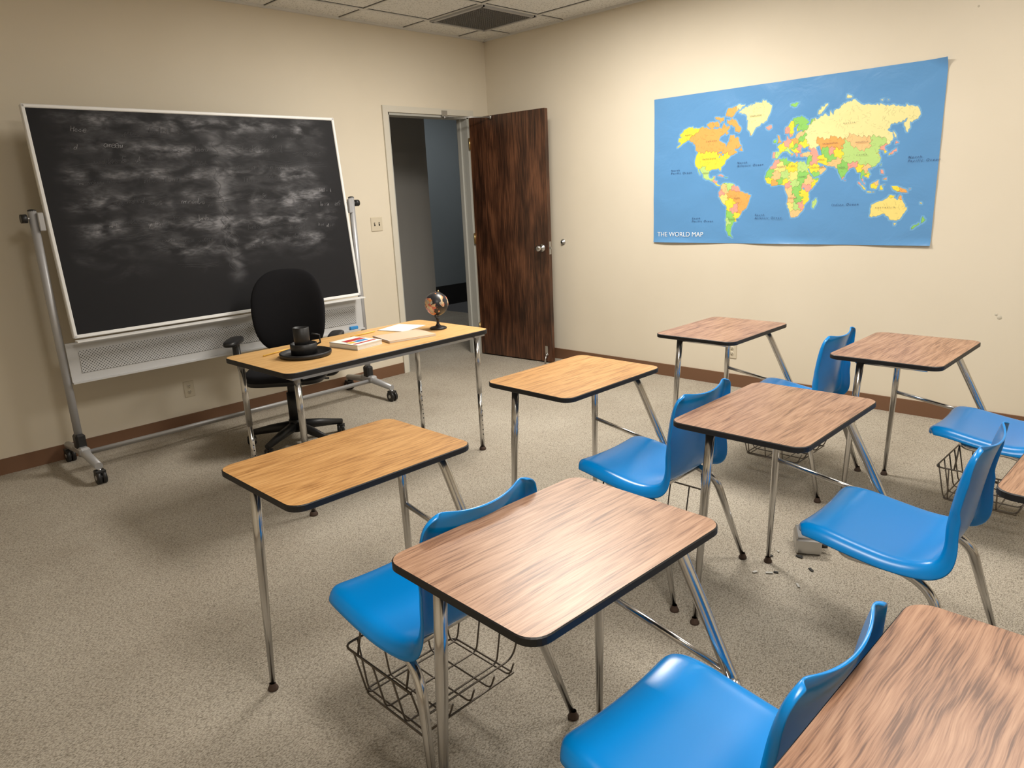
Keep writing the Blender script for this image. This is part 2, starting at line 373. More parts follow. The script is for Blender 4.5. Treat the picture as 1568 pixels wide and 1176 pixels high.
b.box((OX0-.026,-.008,(OZ+.05)/2),(.052,.016,OZ+.05),'casing'); b.box((OX1+.026,-.008,(OZ+.05)/2),(.052,.016,OZ+.05),'casing')
b.box(((OX0+OX1)/2,-.008,OZ+.025),(OX1-OX0,.016,.05),'casing')
b.box((OX0+.01,.07,OZ/2),(.02,.14,OZ),'jamb'); b.box((OX1-.01,.07,OZ/2),(.02,.14,OZ),'jamb'); b.box(((OX0+OX1)/2,.07,OZ-.01),(OX1-OX0,.14,.02),'jamb')
b.box((OX0+.028,.1,OZ/2),(.016,.04,OZ),'jamb'); b.box((OX1-.028,.1,OZ/2),(.016,.04,OZ),'jamb')
b.obj('trim_door_casing')
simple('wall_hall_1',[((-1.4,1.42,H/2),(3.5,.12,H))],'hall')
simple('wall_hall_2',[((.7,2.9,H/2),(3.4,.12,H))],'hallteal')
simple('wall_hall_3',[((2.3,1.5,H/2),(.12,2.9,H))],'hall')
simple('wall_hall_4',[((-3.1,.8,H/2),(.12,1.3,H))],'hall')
simple('baseboard_hall',[((.7,2.835,.14),(3.3,.012,.28))],'dark')
b=MB(); b.box((-.4,1.56,H+.04),(5.6,2.85,.08),'tile'); b.obj('ceiling_hall')
ld=bpy.data.lights.new('hall_lamp','AREA'); ld.size=.6; ld.energy=8; ld.color=(.93,.97,1)
p=empty('hall_ceiling_light',(1.3,1.6,H)); bb=MB(); bb.box((0,0,-.006),(.6,.6,.004),'diff'); 
for s in(-1,1): bb.box((s*.3,0,-.008),(.03,.63,.016),'grid'); bb.box((0,s*.3,-.008),(.63,.03,.016),'grid')
bb.obj('troffer',p); link('hall_lamp',ld,p,(0,0,-.02))
# door leaf
fx,fy=-.195,-.875; hx,hy=-.262,-.022
ang=math.atan2(fy-hy,fx-hx); W=math.hypot(fx-hx,fy-hy)
dp=empty('door_1',(hx,hy,.012),ang)
b=MB(); b.box((W/2,.022,1.085),(W,.044,2.17),'door'); b.obj('leaf',dp)
b=MB()
Rm=Matrix.Rotation(math.radians(90),3,'X')
b.lathe((W-.07,0,1.02),[(0,.075),(.018,.075),(.027,.066),(.029,.055),(.024,.042),(.012,.034),(.012,.012),(.032,.010),(.034,0)],'chrome',24,Rm)
Rm2=Matrix.Rotation(math.radians(-90),3,'X')
b.lathe((W-.07,.044,1.02),[(0,.06),(.018,.06),(.027,.052),(.029,.045),(.024,.036),(.012,.03),(.012,.012),(.032,.010),(.034,0)],'chrome',24,Rm2)
b.box((W+.001,.022,1.02),(.003,.028,.11),'steel'); b.box((W+.006,.022,1.02),(.012,.014,.02),'steel')
b.obj('knob_and_latch',dp)
b=MB(); b.box((W-.05,-.006,.10),(.03,.012,.09),'chrome'); b.tube([(W-.05,-.012,.08),(W-.045,-.04,.03),(W-.045,-.045,.0)],[.006,.006,.009],'chrome',8); b.obj('kickdown_stop',dp)
b=MB()
for z in(.25,1.1,1.95): b.cyl((-.004,-.006,z-.05),(-.004,-.006,z+.05),.008,'brass')
b.obj('hinges',dp)
cA,sA=math.cos(ang),math.sin(ang)
dpt=Vector((hx+.27*cA+.012*sA, hy+.27*sA-.012*cA, 2.165)); hpt=Vector((-.55,-.022,2.18))
b=MB(); b.tube([dpt,hpt],.006,'steel',8); b.cyl(dpt-Vector((0,0,.014)),dpt+Vector((0,0,.014)),.011,'steel'); b.box(hpt+Vector((0,.001,.03)),(.06,.010,.05),'steel'); b.cyl(hpt-Vector((0,0,.012)),hpt+Vector((0,0,.012)),.011,'steel')
b.obj('trim_door_holder')
b=MB(); Rx=Matrix.Rotation(math.radians(-90),3,'Y'); b.lathe((0,0,0),[(0,.022),(.012,.022),(.014,.010),(.024,.006),(.026,0)],'steel',20,Rx); b.lathe((0,0,0),[(0,.023),(.008,.0225)],'dark',16,Rx); b.obj('door_wall_bumper',None,(-.001,-.88,1.07))
def plate(name,loc,rz,w,h,kind):
    p=empty(name,loc,rz); b=MB(); b.box((0,-.003,0),(w,.006,h),'plate',bev=.003)
    if kind=='sw':
        for s in(-1,1): b.box((s*.023,-.006,0),(.012,.003,.028),'dark'); b.box((s*.023,-.011,.005),(.008,.014,.010),'plate')
    else:
        for s in(-1,1):
            b.lathe((0,-.0065,s*.02),[(0,0.001),(.016,.001),(.017,-.001)],'plate',16,Matrix.Rotation(math.radians(90),3,'X'))
            for t in(-1,1): b.box((t*.006,-.008,s*.02+.003),(.0025,.002,.009),'dark')
            b.box((0,-.008,s*.02-.008),(.004,.002,.004),'dark')
    b.obj('cover',p)
plate('light_switch',(-1.357,-.0005,1.31),0,.115,.115,'sw')
plate('wall_outlet',(-3.08,-.0005,.275),0,.072,.115,'o')
plate('wall_outlet',(-.0005,-2.53,.275),math.radians(-90),.072,.115,'o')
b=MB(); b.lathe((0,0,0),[(0,.002),(.010,.002),(.013,0)],'spackle',12,Rx); b.lathe((0,.018,.016),[(0,.0015),(.006,.0015),(.008,0)],'spackle',10,Rx); b.obj('wall_patch',None,(-.0005,-4.21,.67))

# ------------------------------------------------------------ student desk + chair
TOPZ=.742
CX=-.022
def build_frame():
    b=MB()
    for s in(-1,1):
        b.tube([(s*.262,.105,.718),(s*.27,.115,.5),(s*.285,.135,.012)],[.0155,.015,.0085],'chrome',14)
        b.lathe((s*.2853,.135,0),[(0,0),(.016,.0),(.017,.006),(.012,.014),(.010,.024)],'foot',14)
    b.tube(fillet([(-.262,.105,.710),(.262,.105,.710)],.02),.012,'chrome',8)
    b.tube([(.245,-.16,.710),(.245,.13,.710)],.012,'chrome',8)
    b.tube([(-.245,-.16,.710),(-.245,.13,.710)],.010,'chrome',8)
    r_=.0155
    zc=.392
    pts=fillet([(.25,.02,.706),(.25,-.13,.706),(.255,-.30,.375),(.20,-.345,zc),(.165,-.50,zc),(.18,-.575,.35),(.250,-.665,.012)],.055)
    n=len(pts); b.tube(pts,[r_ if i<n-1 else .0085 for i in range(n)],'chrome',14)
    pts=fillet([(.255,-.285,.388),(0,-.29,zc),(-.20,-.30,zc),(-.20,-.50,zc),(-.215,-.575,.35),(-.262,-.665,.012)],.055)
    n=len(pts); b.tube(pts,[r_*.9 if i<n-1 else .0085 for i in range(n)],'chrome',14)
    b.tube([(.272,.118,.455),(.258,-.28,.40)],.009,'chrome',10)
    b.tube([(-.20,-.50,zc),(.17,-.50,zc)],.010,'chrome',10)
    for x in(-.262,.2505):
        b.lathe((x,-.666,0),[(0,0),(.016,.0),(.017,.006),(.012,.014),(.010,.024)],'foot',14)
    return b
def build_basket():
    b=MB(); w=.0028
    x0,x1,y0,y1,zt,zb=-.215,.185,-.53,-.22,.285,.135
    b.tube(fillet([(x0,y0,zt),(x0,y1,zt),(x1,y1,zt),(x1,y0,zt)],.03),w*1.3,'wire',6)
    b.tube(fillet([(x0+.03,y0+.01,zb),(x0+.03,y1-.03,zb),(x1-.03,y1-.03,zb),(x1-.03,y0+.01,zb)],.03)+[Vector((x0+.03,y0+.01,zb))],w*1.2,'wire',6)
    for i in range(5):
        x=x0+.045+(x1-x0-.09)*i/4
        b.tube(fillet([(x,y1,zt),(x,y1-.03,zb),(x,y0+.01,zb),(x,y0-.01,zb+.05)],.02),w,'wire',6)
    for i in range(3):
        y=y0+.08+(y1-y0-.13)*i/2
        b.tube(fillet([(x0,y,zt),(x0+.03,y,zb),(x1-.03,y,zb),(x1,y,zt)],.02),w,'wire',6)
    b.tube(fillet([(x0,y0,zt),(x0+.03,y0+.01,zb+.05),(x1-.03,y0+.01,zb+.05),(x1,y0,zt)],.03),w,'wire',6)
    for x in(x0,x1):
        for y in(y0+.02,y1-.07): b.tube([(x,y,zt),(x*.9,y-.005,.39)],w*1.2,'wire',6)
    return b
def build_shell():
    prof=[(-.180,.420,.180),(-.184,.440,.208),(-.203,.451,.226),(-.26,.450,.236),(-.36,.434,.239),(-.45,.423,.238),(-.52,.427,.232),(-.572,.450,.224),(-.596,.50,.214),(-.607,.56,.207),(-.617,.63,.207),(-.629,.70,.209),(-.642,.748,.202),(-.650,.769,.184),(-.654,.777,.155)]
    rows=catmull(prof,4); nr=len(rows); NC=24; vs=[];fs=[]
    for i,(y,z,hw) in enumerate(rows):
        a=rows[max(0,i-1)];c=rows[min(nr-1,i+1)]; t=np.array([c[0]-a[0],c[1]-a[1]]); t/=np.linalg.norm(t)
        nrm=(t[1],-t[0])
        back=min(1,max(0,(z-.44)/.14)) if y<-.53 else 0
        back=back*back*(3-2*back)
        bendk=math.exp(-((y+.575)/.06)**2)*(1 if z<.6 else 0)
        topk=min(1,max(0,(z-.70)/.07))
        for j in range(NC+1):
            u=-1+2*j/NC; au=abs(u)
            off=(.014*(1-back)+.046*back)*au**2
            e=max(0,(au-.80)/.20); fl=(.036*(1-back)+.044*back+.014*bendk)*(1-.3*topk)
            off-= e**1.7*fl*(0.55 if i<3 else 1)
            x=CX+hw*u*(1-.05*e*e)
            vs.append((x,y+nrm[0]*off,z+nrm[1]*off))
    for i in range(nr-1):
        for j in range(NC):
            a=i*(NC+1)+j; fs.append((a,a+1,a+NC+2,a+NC+1))
    b=MB(); b.add(vs,fs,'blue',True)
    return b
bf=build_frame(); bk=build_basket(); bs=build_shell()
br=MB()
for x in(-.15,.11):
    for y in(-.30,-.48): br.lathe((x,y,.4355 if y>-.4 else .426),[(0,.0035),(.005,.003),(.006,0)],'steel',12)
frame_me=shell_me=basket_me=riv_me=None
combos=[('B',-3.843,-3.257,-.008,'oak'),('A',-3.860,-4.126,-.035,'walnut'),('C',-3.945,-5.004,-.02,'walnutc'),
        ('D',-2.659,-3.187,-.01,'oak'),('E',-2.665,-4.082,-.002,'walnut'),('F',-2.675,-5.015,-.02,'walnut'),
        ('G',-1.421,-3.207,-.01,'walnut'),('H',-1.437,-4.128,-.015,'walnut')]
for nm,x,y,rz,wd in combos:
    p=empty('student_desk_with_chair',(x,y,0),rz)
    b=MB(); b.rrect(.632,.460,.045,TOPZ-.020,TOPZ,wd,'edge'); b.obj('desktop',p,(0,.003,0))
    if frame_me is None:
        o=bf.obj('frame',p); frame_me=o.data; o=bk.obj('book_basket',p); basket_me=o.data
        o=br.obj('seat_rivets',p); riv_me=o.data
        o=bs.obj('seat_shell',p); shell_me=o.data
    else:
        link('frame',frame_me,p); link('seat_rivets',riv_me,p)
        if nm not in 'EA': link('book_basket',basket_me,p)
        o=link('seat_shell',shell_me,p)
    md=o.modifiers.new('t','SOLIDIFY'); md.thickness=.006; md.offset=0
    md=o.modifiers.new('s','SUBSURF'); md.levels=1; md.render_levels=1
# ------------------------------------------------------------ teacher table
TX0,TX1,TY0,TY1=-3.41,-2.095,-2.085,-1.42
tc_=((TX0+TX1)/2,(TY0+TY1)/2); tw,td=TX1-TX0,TY1-TY0
p=empty('teacher_table',(tc_[0],tc_[1],0),.012)
b=MB(); b.rrect(tw,td,.05,TOPZ-.026,TOPZ,'tableoak','edge'); b.obj('tabletop',p)
b=MB()
for sx in(-1,1):
    for sy in(-1,1):
        x,y=sx*(tw/2-.07),sy*(td/2-.05)
        b.tube([(x,y,.714),(x,y,.36)],.0165,'chrome',14); b.tube([(x,y,.37),(x,y,.02)],.0135,'chrome',14); b.lathe((x,y,0),[(0,0),(.02,0),(.021,.008),(.014,.022)],'foot',14)
        for k_ in range(7): b.cyl((x,y-.0133,.10+.03*k_),(x,y-.0140,.10+.03*k_),.004,'dark',seg=8)
        b.box((x,y,.709),(.08,.06,.012),'steel')
for sy in(-1,1): b.box((0,sy*(td/2-.05),.704),(tw-.2,.012,.024),'steel')
for sx in(-1,1): b.box((sx*(tw/2-.07),0,.704),(.012,td-.12,.024),'steel')
b.obj('legs',p)
# ------------------------------------------------------------ office chair
def caster(b,c,r,w,k='black'):
    x,y=c
    b.cyl((x-w/2,y,r),(x-w*.08,y,r),r,k,seg=20); b.cyl((x+w*.08,y,r),(x+w/2,y,r),r,k,seg=20)
    b.cyl((x,y,r),(x,y,r*2.3),r*.25,'steel',seg=10); b.box((x,y,r*1.9),(w*1.1,r*1.3,r*.5),k,bev=.004)
    b.cyl((x-w/2-.002,y,r),(x+w/2+.002,y,r),r*.35,'steel',seg=12)
ocx,ocy=-2.80,-.95
p=empty('office_chair',(ocx,ocy,0),math.radians(-40))
b=MB()
for i in range(5):
    a=math.radians(90+72*i+12); c_,s_=math.cos(a),math.sin(a)
    b.tube([(0.03*c_,.03*s_,.115),(.16*c_,.16*s_,.10),(.31*c_,.31*s_,.075)],[.034,.028,.018],'black',10)
    caster(b,(.30*c_,.30*s_),.027,.045)
b.cyl((0,0,.08),(0,0,.16),.042,'black'); b.cyl((0,0,.15),(0,0,.34),.036,'black'); b.cyl((0,0,.32),(0,0,.42),.026,'black')
b.box((0,0.02,.43),(.2,.26,.04),'black',bev=.01)
b.cyl((.03,0,.42),(.24,.02,.41),.006,'black')
b.obj('base',p)
b=MB(); b.superell((0,-.01,.485),(.50,.49,.09),(.45,.6),'fabric'); b.superell((0,-.01,.455),(.48,.47,.06),(.4,.5),'black'); b.obj('seat',p)
b=MB()
def bend(v):
    t=v.z/.27
    wsc=1-.12*max(0,t)**2-.05*max(0,-t)
    return Vector((v.x*wsc,v.y+.05*(abs(v.x)/.22)**2*-1+.03*t*t,v.z))
Rb=Matrix.Rotation(math.radians(-9),3,'X')
b.superell((0,.245,.828),(.47,.075,.55),(.75,.66),'fabric',Rb,32,22,bend)
b.tube([(0,.08,.42),(0,.22,.42),(0,.285,.50),(0,.285,.70)],[.02,.02,.022,.02],'black',10)
b.box((0,.285,.62),(.07,.025,.30),'black',bev=.008)
b.obj('backrest',p)
b=MB()
for s in(-1,1):
    pts=fillet([(s*.18,.04,.435),(s*.30,.04,.44),(s*.32,.05,.67)],.06); b.tube(pts,.02,'black',10)
    b.box((s*.318,.045,.61),(.034,.07,.12),'black',bev=.008)
    b.superell((s*.315,.0,.688),(.09,.26,.042),(.6,.6),'black',None,22,10)
b.obj('armrests',p)
# ------------------------------------------------------------ mobile chalkboard
BX=-2.86; BW,BHt=1.95,1.285
p=empty('rolling_chalkboard',(BX,-.37,0))
tilt=-.10
b=MB(); b.box((0,0,0),(BW-.02,.02,BHt-.02),'slate'); 
bo=b.obj('slate_panel',p,(0,-.012,1.452),(tilt,0,0))
b=MB()
for sx in(-1,1): b.box((sx*(BW/2-.009),0,0),(.02,.036,BHt),'white',bev=.004)
for sz in(-1,1): b.box((0,0,sz*(BHt/2-.009)),(BW,.036,.02),'white',bev=.004)
b.obj('panel_frame',p,(0,-.012,1.452),(tilt,0,0))
b=MB()
def ribbon(pts,w,k='chalk'):
    vs=[];fs=[]
    for i,(x,z) in enumerate(pts):
        a=pts[max(0,i-1)];c=pts[min(len(pts)-1,i+1)]; dx,dz=c[0]-a[0],c[1]-a[1]; l=math.hypot(dx,dz)+1e-9
        nx,nz=-dz/l*w/2,dx/l*w/2; vs+=[(x+nx,-.0108,z+nz),(x-nx,-.0108,z-nz)]
    for i in range(len(pts)-1): fs.append((2*i,2*i+1,2*i+3,2*i+2))
    b.add(vs,fs,k)
G=[[(0,.5),(.3,.6),(.5,.4),(.5,0),(.2,-.05),(0,.15),(.2,.35),(.5,.3)],[(0,1),(0,0),(.05,.3),(.3,.5),(.5,.3),(.4,.02),(.05,.05)],
[(.5,.45),(.2,.55),(0,.25),(.2,-.02),(.5,.1)],[(.5,1),(.5,0),(.45,.4),(.15,.5),(0,.2),(.2,0),(.5,.1)],[(0,.25),(.5,.3),(.3,.55),(0,.3),(.15,0),(.5,.08)],
[(0,1),(.02,0),(.1,.35),(.35,.5),(.42,0)],[(.1,.5),(.12,0)],[(.1,1.05),(.1,0),(.2,.0)],[(0,.5),(0,0),(.12,.45),(.28,.4),(.3,0),(.4,.42),(.58,.4),(.6,0)],[(0,.5),(.02,0),(.15,.45),(.4,.45),(.42,0)],
[(.2,.5),(0,.25),(.2,0),(.42,.25),(.2,.52)],[(0,.5),(0,0),(.1,.4),(.35,.5)],[(.4,.5),(.1,.5),(.05,.3),(.35,.2),(.3,0),(0,0)],[(.2,.95),(.18,.05),(.35,0),(.2,.5),(0,.55),(.4,.55)],[(0,.5),(.1,0),(.35,.05),(.42,.5),(.42,0)],
[(0,.5),(.2,.05),(.4,.5),(.15,-.4)],[(0,1),(0,0),(0,.5),(.4,.5),(.4,1),(.4,0)],[(.5,.9),(.1,1),(.05,.6),(.45,.4),(.35,0),(0,.05)]]
def word(x,z,s,n,k,w,slope):
    run=[]
    for i in range(n):
        g=random.choice(G); sx_=s*random.uniform(.8,1.2)
        run+=[(x+px*sx_+random.uniform(-.09,.09)*s+.25*py*s,z+py*s*random.uniform(.8,1.15)+slope*(i*.5*s)) for px,py in g]
        x+=s*random.uniform(.5,.75)
        if random.random()<.35 or i==n-1:
            pts=catmull(run,3); 
            if len(pts)>3 and random.random()<.85: ribbon([(q[0],q[1]) for q in pts],w*random.uniform(.7,1.3),random.choice([k,k,'chalk2']))
            run=[]
    return x
rows=[(.50,-.78,-.15,.034),(.41,-.86,-.05,.03),(.33,-.72,-.1,.034),(.22,-.82,-.1,.028),(.10,-.8,-.05,.03),(-.03,-.7,-.1,.03),(-.15,-.5,-.12,.028),(.49,.10,.62,.034),(.40,.14,.8,.034),(.31,.1,.7,.03),(.22,.15,.6,.028),(.12,.12,.86,.034),(.02,.15,.88,.03),(-.09,.13,.82,.03),(-.20,.12,.62,.03),(-.29,.12,.5,.03)]
for z,xa,xb,s in rows:
    x=xa+random.uniform(0,.08); zz0=z; dr=random.uniform(-.03,.03)
    while x<xb:
        z_=z+random.uniform(-.018,.018)+dr*(x-xa)
        if random.random()<.72: x=word(x,z_,s*random.uniform(.6,1.2),random.randint(2,7),random.choice(['chalk','chalk2','chalk2','chalk','chalk3']),.0017,random.uniform(-.08,.08))
        else: x+=random.uniform(.04,.12)
        x+=s*random.uniform(.4,.9)
# eraser / hand streaks: bundles of very thin parallel strokes
for j in range(34):
    x0=random.uniform(-.85,.65); z0=random.choice([r_[0] for r_ in rows])+random.uniform(-.03,.03); l=random.uniform(.08,.28); sl=random.uniform(-.06,.10)
    for t in range(random.randint(2,5)):
        dz=random.uniform(-.018,.018); dx=random.uniform(-.03,.03)
        ribbon([(x0+dx+l*i/10,z0+dz+sl*l*i/10+.006*math.sin(i*.5+j)) for i in range(11)],.0011,'chalk2')
for j in range(14):
    x0=.04+random.uniform(-.04,.05); z0=random.uniform(-.2,.52); l=random.uniform(.08,.22)
    ribbon([(x0+.014*math.sin(i*.5+j)+(.0008*i),z0-i*l/25) for i in range(25)],.0018,random.choice(['chalk','chalk2','chalk2']))
b.obj('chalk_writing',p,(0,-.012,1.452),(tilt,0,0))
b=MB(); PX=1.033
for s in(-1,1):
    cx=s*PX
    b.tube([(cx,0,.10),(cx,0,1.53)],.022,'gray',14); b.superell((cx,0,1.53),(.045,.045,.02),(1,1),'black',None,12,8)
    b.cyl((cx-.012*s,0,1.49),(cx+s*.05,0,1.49),.010,'steel',seg=12); b.cyl((cx+s*.03,0,1.49),(cx+s*.06,0,1.49),.024,'black',seg=14)
    b.cyl((cx-.05*s,0,1.49),(cx,0,1.49),.012,'steel',seg=12)
    b.box((cx-.03*s,-.02,1.47),(.03,.03,.10),'gray',bev=.004)
    b.tube([(cx,.30,.105),(cx,.0,.135),(cx,-.30,.105)],[.022,.028,.022],'gray',12)
    b.box((cx,0,.18),(.055,.075,.12),'black',bev=.012); b.box((cx,.0,.14),(.06,.16,.05),'gray',bev=.012)
    for sy in(-1,1): caster(b,(cx,sy*.295),.038,.05)
for yy,zz in((-.03,.125),(.03,.10)): b.tube([(-PX,yy,zz),(PX,yy,zz)],.012,'gray',12)
b.obj('stand',p)
b=MB(); b.box((0,0,0),(2*PX-.04,.012,.235),'panelgray'); b.box((0,-.012,-.116),(2*PX-.04,.03,.01),'panelgray')
b.obj('lower_panel',p,(0,-.02,.665))
b=MB(); b.box((0,0,0),(2*PX-.16,.003,.13),'perf'); b.obj('perforated_insert',p,(0,-.0285,.665))
b=MB(); b.box((0,-.03,.0),(BW,.055,.008),'white'); b.obj('chalk_tray',p,(0,-.09,.80))
b=MB(); b.box((.92,-.035,.566),(.07,.022,.024),'bluetape',bev=.004); b.obj('blue_eraser',p)
# ------------------------------------------------------------ table items
TZ=TOPZ+.0005
p=empty('desk_globe',(-2.255,-1.80,TZ),.4)
b=MB(); b.lathe((0,0,0),[(0,0),(.05,0),(.052,.006),(.045,.012),(.018,.018),(.009,.03),(.008,.055),(.012,.06),(0,.062)],'black'); 
ax=Matrix.Rotation(math.radians(23),3,'Y')
gc=Vector((0,0,.15)); arc=[gc+ax@Vector((.079*math.cos(t),0,.079*math.sin(t))) for t in [math.radians(a) for a in range(-90,91,9)]]
b.tube(arc,.0035,'black',8); b.tube([Vector((0,0,.058)),gc+ax@Vector((0,0,-.079)),gc+ax@Vector((0,0,-.066))],.004,'black',8); b.tube([gc+ax@Vector((0,0,.066)),gc+ax@Vector((0,0,.082))],.004,'brass',8)
b.obj('stand',p)
b=MB(); b.superell((0,0,0),(.14,.14,.14),(1,1),'globe',None,40,24); b.obj('sphere',p,(0,0,.15),(0,math.radians(23),0))
p=empty('desk_organizer',(-3.13,-1.78,TZ),.1)
b=MB(); b.lathe((0,0,0),[(0,0),(.12,0),(.13,.006),(.132,.022),(.126,.024),(.122,.010),(0,.009)],'black',36)
b.lathe((0.0,0.01,.009),[(0,0),(.066,0),(.068,.055),(.064,.057),(.060,.006),(0,.006)],'black',30)
b.obj('tray',p)
b=MB(); b.lathe((-.005,.012,.016),[(0,0),(.038,0),(.041,.13),(.038,.132),(.035,.01),(0,.01)],'black',28)
b.tube([(.035+0,-.02,.11),(.07,-.035,.10),(.072,-.035,.06),(.036,-.02,.045)],.005,'black',8)
b.obj('cup',p)
def slab(name,loc,rz,dims,ktop,kside,extra=None):
    p=empty(name,loc,rz); b=MB(); w,d,h=dims
    b.box((0,0,h/2),(w*.985,d*.98,h*.7),kside); b.box((0,0,h*.93),(w,d,h*.12),ktop); b.box((0,0,h*.06),(w,d,h*.12),ktop); b.box((-w/2+.0015,0,h/2),(.003,d,h*.98),ktop)
    if extra: extra(b)
    b.obj('body',p)
def ex1(b):
    b.box((.01,.03,.0265),(.13,.045,.001),'red'); b.box((.0,-.07,.0265),(.15,.018,.001),'red'); b.box((.02,-.02,.0262),(.08,.035,.001),'bluetape'); b.box((-.05,-.02,.0262),(.04,.035,.001),'yellow')
slab('textbook',(-2.83,-1.79,TZ),.15,(.18,.22,.026),'paper','paper',ex1)
def ex2(b):
    for i in range(22): 
        y=-.11+.0105*i; b.tube([(-.142,y,.004),(-.150,y,.008),(-.142,y,.014)],.0012,'steel',5)
slab('spiral_notebook',(-2.53,-1.83,TZ),-.2,(.29,.22,.012),'kraft','paper',ex2)
slab('paper_sheet',(-2.36,-1.58,TZ),.3,(.22,.20,.003),'paper','paper')
b=MB(); b.tube([(-.09,0,.0042),(.08,0,.0042),(.095,0,.0042)],[.004,.004,.001],'yellow',6); b.obj('pencil',None,(-3.19,-1.58,TZ),(0,0,.3))
b=MB(); b.tube([(-.09,0,.0042),(.08,0,.0042),(.095,0,.0042)],[.004,.004,.001],'yellow',6); b.obj('pencil',None,(-2.62,-1.55,TZ),(0,0,.1))
# ------------------------------------------------------------ floor box & debris
p=empty('floor_outlet_box',(-2.17,-4.02,0),.5)
b=MB(); b.box((0,0,.035),(.13,.10,.07),'steel',bev=.008); b.box((.0,0,.074),(.12,.09,.008),'steel',bev=.003); b.cyl((0,-.05,.035),(0,-.053,.035),.018,'dark'); b.cyl((-.03,-.05,.03),(-.03,-.075,.03),.008,'dark')
b.obj('housing',p)
b=MB(); rr=random.Random(3)
for i in range(9):
    b.box((rr.uniform(-.12,.12),rr.uniform(-.1,.1),.003),(rr.uniform(.01,.03),rr.uniform(.006,.013),.003),'chip' if i%2 else 'dark',rr.uniform(0,3))
b.obj('floor_debris',None,(-2.38,-4.02,.001))
